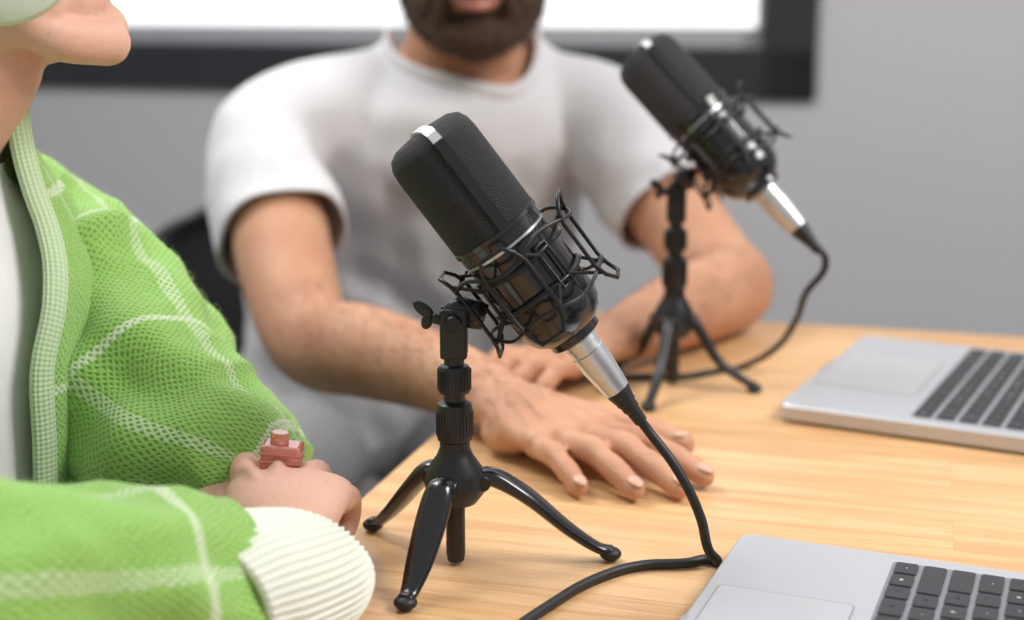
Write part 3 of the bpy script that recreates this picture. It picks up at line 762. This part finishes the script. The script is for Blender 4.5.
rimcurve('sleeve_hem_right', rimR, .0022, M['tee'], man); rimcurve('sleeve_hem_left', rimL, .0022, M['tee'], man)
if len(rimN) > 8:
    k = rimN + rimN[:1]
    addobj('collar', mesh_from('collar', [loft([q + V((0, 0, .003)) for q in k], [(.0085, .0040)] * len(k), (0, 0, 1), 16, 3)]), M['tee'], man)
def legs(name, par, hips, knees, ankles, toes, mat, r0=.085):
    P = [ell((hips[0] + hips[1]) / 2, (.16, .13, .10))]
    for h, k, a in zip(hips, knees, ankles):
        P += tube([h, h.lerp(k, .5), k, k.lerp(a, .35), a], [r0, r0 * .9, r0 * .72, r0 * .66, r0 * .52], (1, 0, 0), 24, 5)
    o = organic(name, P, mat, par, .007, 5)
    for i, (a, t) in enumerate(zip(ankles, toes)):
        t = V(t)
        organic('shoe_%d' % i, [loft([a + V((0, 0, .02)), a + V((0, 0, -.03)), V((a.x, a.y, .035))], [.045, .042, .04], (1, 0, 0), 20, 4)[:2]] + tube([V((a.x, a.y, .037)) - (t - a).normalized() * .04, V((a.x, a.y, .037)).lerp(V((t.x, t.y, .03)), .5), V((t.x, t.y, .028))], [(.034, .036), (.030, .044), (.024, .036)], (0, 0, 1)), M['shoe'], par, .005, 3)
legs('trousers', man, [V((-.25, 1.78, .54)), V((-.08, 1.80, .54))], [V((-.27, 1.36, .54)), V((.03, 1.36, .54))], [V((-.27, 1.40, .10)), V((.04, 1.38, .10))], [(-.26, 1.22, 0), (.07, 1.20, 0)], M['trouser'])

# ---------------- woman
wo = empty('woman', (-.44, .87, 0))
nF, nS = V((.875, -.484, 0)), V((.484, .875, 0))
chair((-.47, .885), math.atan2(nF.y, nF.x) - PI / 2)
hw = frame_mt((-.336, .872, 1.150), (.93, .37)) @ Matrix.Rotation(math.radians(8), 4, 'X') @ Matrix.Scale(.97, 4)
wb_ = xf(head_parts(True), hw); wn = []
wb_ += tube([(-.385, .872, .93), (-.372, .872, 1.0), (-.338, .872, 1.055), (-.325, .872, 1.12)], [(.075, .09), (.056, .056), (.054, .054), (.052, .055)], (1, 0, 0), 24, 5)
wb_ += [loft([(-.45, .86, .5), (-.43, .87, .7), (-.415, .87, .88), (-.405, .87, .95), (-.385, .87, 1.0)], [(.10, .14), (.085, .12), (.085, .13), (.065, .11), (.05, .055)], fixed=(nF, nS), n=28)[:2]]
wb_ += tube([(-.345, .995, .935), (-.30, .965, .87), (-.235, .90, .80), (-.205, .87, .792), (-.178, .84, .790)], [.036, .034, .032, .028, (.02, .024)], (0, 0, 1), 18, 5)
wb_ += tube([(-.48, .745, .93), (-.40, .64, .87), (-.25, .58, .815), (-.19, .64, .80), (-.128, .728, .790)], [.036, .036, .034, .030, (.019, .025)], (0, 0, 1), 18, 5)
Wr = V((-.128, .728, .790)); Mc = V((-.129, .790, .806))
wb_ += [loft([Wr, Wr.lerp(Mc, .4) + V((0, 0, .006)), Wr.lerp(Mc, .75) + V((0, 0, .004)), Mc], [(.017, .026), (.017, .033), (.0155, .037), (.012, .036)], (0, 0, 1), 24, 5)[:2]]
for m_, p_, q_, t_, r_ in (((-.156, .795, .809), (-.162, .827, .806), (-.160, .842, .785), (-.156, .832, .770), .0088),
                           ((-.138, .801, .811), (-.141, .836, .805), (-.140, .850, .782), (-.138, .838, .768), .0090),
                           ((-.119, .797, .807), (-.119, .829, .800), (-.119, .842, .779), (-.120, .829, .767), .0086),
                           ((-.102, .787, .798), (-.099, .813, .791), (-.100, .824, .774), (-.103, .812, .765), .0078)):
    m_, p_, q_, t_ = V(m_), V(p_), V(q_), V(t_)
    wb_ += tube([m_, p_, q_, t_], [r_ * 1.12, r_ * 1.05, r_ * .95, r_ * .85], (1, 0, 0), 16, 5) + [ell(m_ + V((0, 0, .0026)), r_ * 1.12)]
    wb_ += tube([Wr + V((0, .01, .014)), Wr.lerp(m_, .55) + V((0, 0, .0172)), m_ + V((0, 0, .006))], [.003, .0034, .0044], n=10)
wb_ += tube([(-.148, .742, .786), (-.168, .762, .788), (-.182, .785, .788), (-.180, .803, .786)], [.013, .0125, .0105, .0088], (0, 0, 1), 16, 5)
wn.append(ell((-.1805, .800, .7945), (.0058, .008, .002), Matrix.Rotation(.15, 3, 'Z')))
wb_ += [loft([(-.178, .84, .790), (-.165, .822, .786), (-.148, .80, .782)], [(.018, .024), (.017, .032), (.014, .034)], (0, 0, 1), 20, 5)[:2]]
for k, (a, b, c) in enumerate((((-.168, .79, .790), (-.176, .770, .795), (-.170, .757, .783)), ((-.15, .785, .786), (-.158, .765, .788), (-.155, .752, .778)), ((-.132, .785, .782), (-.138, .765, .781), (-.136, .755, .772)), ((-.115, .79, .778), (-.118, .772, .774), (-.118, .762, .767)))):
    wb_ += tube([a, b, c], [.009, .0088, .0076], (0, 0, 1), 14, 5)
organic('body', wb_, M['skinw'], wo, .0022, 2)
addobj('fingernails', mesh_from('fn', wn), M['nailw'], wo)
organic('lips', xf(lips_parts(), hw), M['lip'], wo, .0012, 3)
for s in (-1, 1):
    addobj('eye', mesh_from('e', xf([ell((s * .032, .078, .012), .0125)], hw)), M['eyew'], wo)
    addobj('iris', mesh_from('i', xf([ell((s * .032, .0875, .012), (.0055, .0038, .0055))], hw)), M['iris'], wo)
hr = [ell((0, -.025, .05), (.083, .098, .085)), ell((0, -.115, .09), (.04, .035, .04)), ell((0, .05, .105), (.055, .035, .025))]
organic('hair', xf(hr, hw), M['hairw'], wo, .004, 3)
for s in (-1, 1):
    cm = hw @ Matrix.Translation((s * .090, .018, -.036)) @ Matrix.Rotation(PI / 2, 4, 'Y')
    lathe('headphone_cup', [(0, -.018), (.038, -.018), (.048, -.012), (.050, 0), (.047, .012), (.038, .018), (0, .018)], cm, M['hp'], wo, 40)
curve('headphone_band', [hw @ V((x * .098, yy, zz)) for x, yy, zz in ((-1, .015, -.01), (-1, .008, .06), (-.75, 0, .118), (0, 0, .150), (.75, 0, .118), (1, .008, .06), (1, .015, -.01))], .008, M['hp'], wo)
rm = Matrix.Translation((-.1370, .801, .807))
addobj('ring_band', mesh_from('rb', xf([loft([V((math.cos(a) * .0115, 0, math.sin(a) * .0115)) for a in [2 * PI * i / 16 for i in range(17)]], [(.002, .0028)] * 17, (0, 1, 0), 10, 2)], rm)), M['gold'], wo)
rr_ = rm @ Matrix.Rotation(.1, 4, 'Y')
box('ring_stone', (-.0118, -.0088, .003), (.0118, .0088, .0225), M['ring'], wo, .0022, rr_, 2, False)
for i_, zz in enumerate((.0075, .0125, .0175)):
    box('ring_stone_facet_%d' % i_, (-.0124, -.0094, zz - .0009), (.0124, .0094, zz + .0009), M['ring'], wo, .0006, rr_, 1)
lathe('ring_stone_cap', [(0, .022), (.0045, .022), (.0055, .023), (.0055, .0275), (.0048, .029), (0, .029)], rr_ @ Matrix.Translation((-.002, 0, 0)), M['ring'], wo, 24)

addobj('white_tee', mesh_from('wt', [loft([(-.45, .86, .45), (-.435, .865, .62), (-.418, .87, .78), (-.410, .87, .88), (-.403, .87, .935), (-.39, .87, .965), (-.378, .87, .985)],
       [(.155, .17), (.135, .155), (.122, .15), (.115, .15), (.092, .13), (.072, .09), (.060, .066)], fixed=(nF, nS), n=96, steps=6, caps=False,
       fn=lambda q, L, t: .03 * noise.noise(V((math.cos(q) * 4, math.sin(q) * 4, L * 5))))]), M['teew'], wo)
def cfold(q, L, t): return .045 * noise.noise(V((math.cos(q) * 2.4, math.sin(q) * 2.4, L * 5))) + .03 * noise.noise(V((math.cos(q) * 6, math.sin(q) * 6, L * 9 + 4)))
bpts = [(-.455, .86, .42), (-.445, .865, .55), (-.428, .87, .70), (-.416, .87, .82), (-.410, .87, .90), (-.405, .87, .945), (-.392, .87, .985), (-.378, .87, 1.018)]
brad = [(.175, .205), (.162, .195), (.147, .180), (.134, .174), (.127, .172), (.107, .152), (.084, .108), (.074, .074)]
def th(t): return .16 if t < .5 else .16 + max(0, t - .5) * 1.0
cd = addobj('cardigan_body', mesh_from('cb', [loft(bpts, brad, fixed=(nF, nS), n=120, steps=8, th=th, fn=cfold, uscale=.165)]), M['knit'], wo)
s = cd.modifiers.new('s', 'SOLIDIFY'); s.thickness = .007; s.offset = -1
P, R = dense(bpts, brad, 8); L = 0; edge = {1: [], -1: []}
for i, (pp, r) in enumerate(zip(P, R)):
    if i: L += (pp - P[i - 1]).length
    for sg in (1, -1):
        q = th(i / (len(P) - 1)); q = q if sg == 1 else 2 * PI - q
        edge[sg].append(pp + (nF * r[0] * math.cos(q) + nS * r[1] * math.sin(q)) * (1 + cfold(q, L, 0)))
for sg in (1, -1):
    pts = edge[sg][::4]
    addobj('placket_%s' % ('left' if sg == 1 else 'right'), mesh_from('pl', [loft(pts, [(.009, .0045)] * len(pts), nS, 24, 4)]), M['ribg'], wo)
addobj('cardigan_collar', mesh_from('cc', [loft([edge[1][-1]] + [V((-.378, .87, 1.020)) + nF * .070 * math.cos(a) + nS * .072 * math.sin(a) for a in [1.1 + i * .51 for i in range(1, 8)]] + [edge[-1][-1]], [(.009, .0055)] * 9, (0, 0, 1), 20, 6)]), M['ribg'], wo)
def sleeve(nm, pts, rad, seed, A=(0, 0, 1)):
    def f(q, L, t):
        a = noise.noise(V((math.cos(q) * 1.1 + seed, math.sin(q) * 1.1, L * 26)))
        b_ = noise.noise(V((math.cos(q) * 2.2 + seed, math.sin(q) * 2.2, L * 14 + 9)))
        c_ = 1 - abs(noise.noise(V((math.cos(q) * .9 + seed * 2, math.sin(q) * .9, L * 20 + 3)))) * 2
        return (.17 * a + .13 * b_ + .12 * (c_ - .5)) * min(1, L / .05)
    return addobj(nm, mesh_from(nm, [loft(pts, rad, A, 96, 14, fn=f, uscale=.062)]), M['knit'], wo)
sl = sleeve('sleeve_left', [(-.375, .965, .935), (-.350, .985, .918), (-.312, .972, .885), (-.275, .940, .848), (-.236, .900, .815), (-.200, .872, .800), (-.165, .855, .795), (-.142, .846, .788)],
       [.058, .066, .072, .074, .070, .060, .046, .030], 1.0)
sr = sleeve('sleeve_right', [(-.455, .765, .925), (-.47, .735, .91), (-.41, .655, .865), (-.33, .60, .830), (-.26, .59, .815), (-.205, .62, .804), (-.160, .655, .796), (-.145, .672, .793)],
       [.058, .07, .074, .072, .068, .060, .050, .042], 5.0)
strands('wool_fuzz', [sl, sr, cd], 45000, .0065, .00006, M['fuzz'], wo, lambda c, n: c.z > .72, None, .9)
def rib(q, L, t): return .028 * math.cos(q * 58) + .03 * noise.noise(V((math.cos(q) * 1.5, math.sin(q) * 1.5, L * 30)))
def cuff(nm, pts, rad):
    o = addobj(nm, mesh_from(nm, [loft(pts, rad, (0, 0, 1), 58 * 8, 6, caps=False, fn=rib)]), M['rib'], wo)
    s = o.modifiers.new('s', 'SOLIDIFY'); s.thickness = .004; s.offset = -1
cuff('cuff_right', [(-.152, .646, .795), (-.142, .664, .793), (-.127, .690, .789), (-.117, .712, .786), (-.113, .724, .786)], [(.035, .044), (.039, .050), (.038, .050), (.034, .046), (.029, .040)])
h0 = V((-.44, .86, .53))
legs('jeans', wo, [h0 - nS * .09, h0 + nS * .09], [h0 - nS * .10 + nF * .40, h0 + nS * .10 + nF * .40], [h0 - nS * .10 + nF * .38 + V((0, 0, -.43)), h0 + nS * .10 + nF * .38 + V((0, 0, -.43))],
     [h0 - nS * .10 + nF * .55, h0 + nS * .11 + nF * .55], M['jeans'], .078)

# ------------------------------------------------------------------ light
w = bpy.data.worlds.new('World'); scene.world = w; w.use_nodes = True; nt = w.node_tree
bg = nt.nodes['Background']; tc = nt.nodes.new('ShaderNodeTexCoord'); sp = nt.nodes.new('ShaderNodeSeparateXYZ')
nt.links.new(tc.outputs['Generated'], sp.inputs[0])
f = nmath(nt, 'MULTIPLY_ADD', sp.outputs[1], 3.0, .0)
cl = nt.nodes.new('ShaderNodeClamp'); nt.links.new(f, cl.inputs[0])
st = nmath(nt, 'MULTIPLY_ADD', cl.outputs[0], 1.3, .45)
nt.links.new(st, bg.inputs['Strength']); bg.inputs['Color'].default_value = (.97, .985, 1, 1)
def area(nm, loc, target, size, power, colr):
    l = bpy.data.lights.new(nm, 'AREA'); l.size = size; l.energy = power; l.color = colr
    o = bpy.data.objects.new(nm, l); o.location = loc; col.objects.link(o)
    o.rotation_euler = (V(target) - V(loc)).to_track_quat('-Z', 'Y').to_euler()
area('softbox_key', (1.3, .6, 2.3), (.0, 1.2, .8), .75, 35, (1, .97, .94))
area('softbox_top', (-.9, 1.4, 2.4), (-.05, 1.1, .8), .7, 23, (1, .985, .97))

# ------------------------------------------------------------------ camera
cam = bpy.data.cameras.new('camera'); co = bpy.data.objects.new('camera', cam); col.objects.link(co)
co.location = (0, 0, 1.084); co.rotation_euler = (math.radians(90 - 12.3), 0, 0)
cam.lens = 50; cam.sensor_width = 36; cam.clip_start = .02
cam.dof.use_dof = True; cam.dof.focus_distance = .84; cam.dof.aperture_fstop = 3.5
scene.camera = co
try:
    scene.view_settings.view_transform = 'Standard'; scene.view_settings.look = 'None'
except Exception: pass
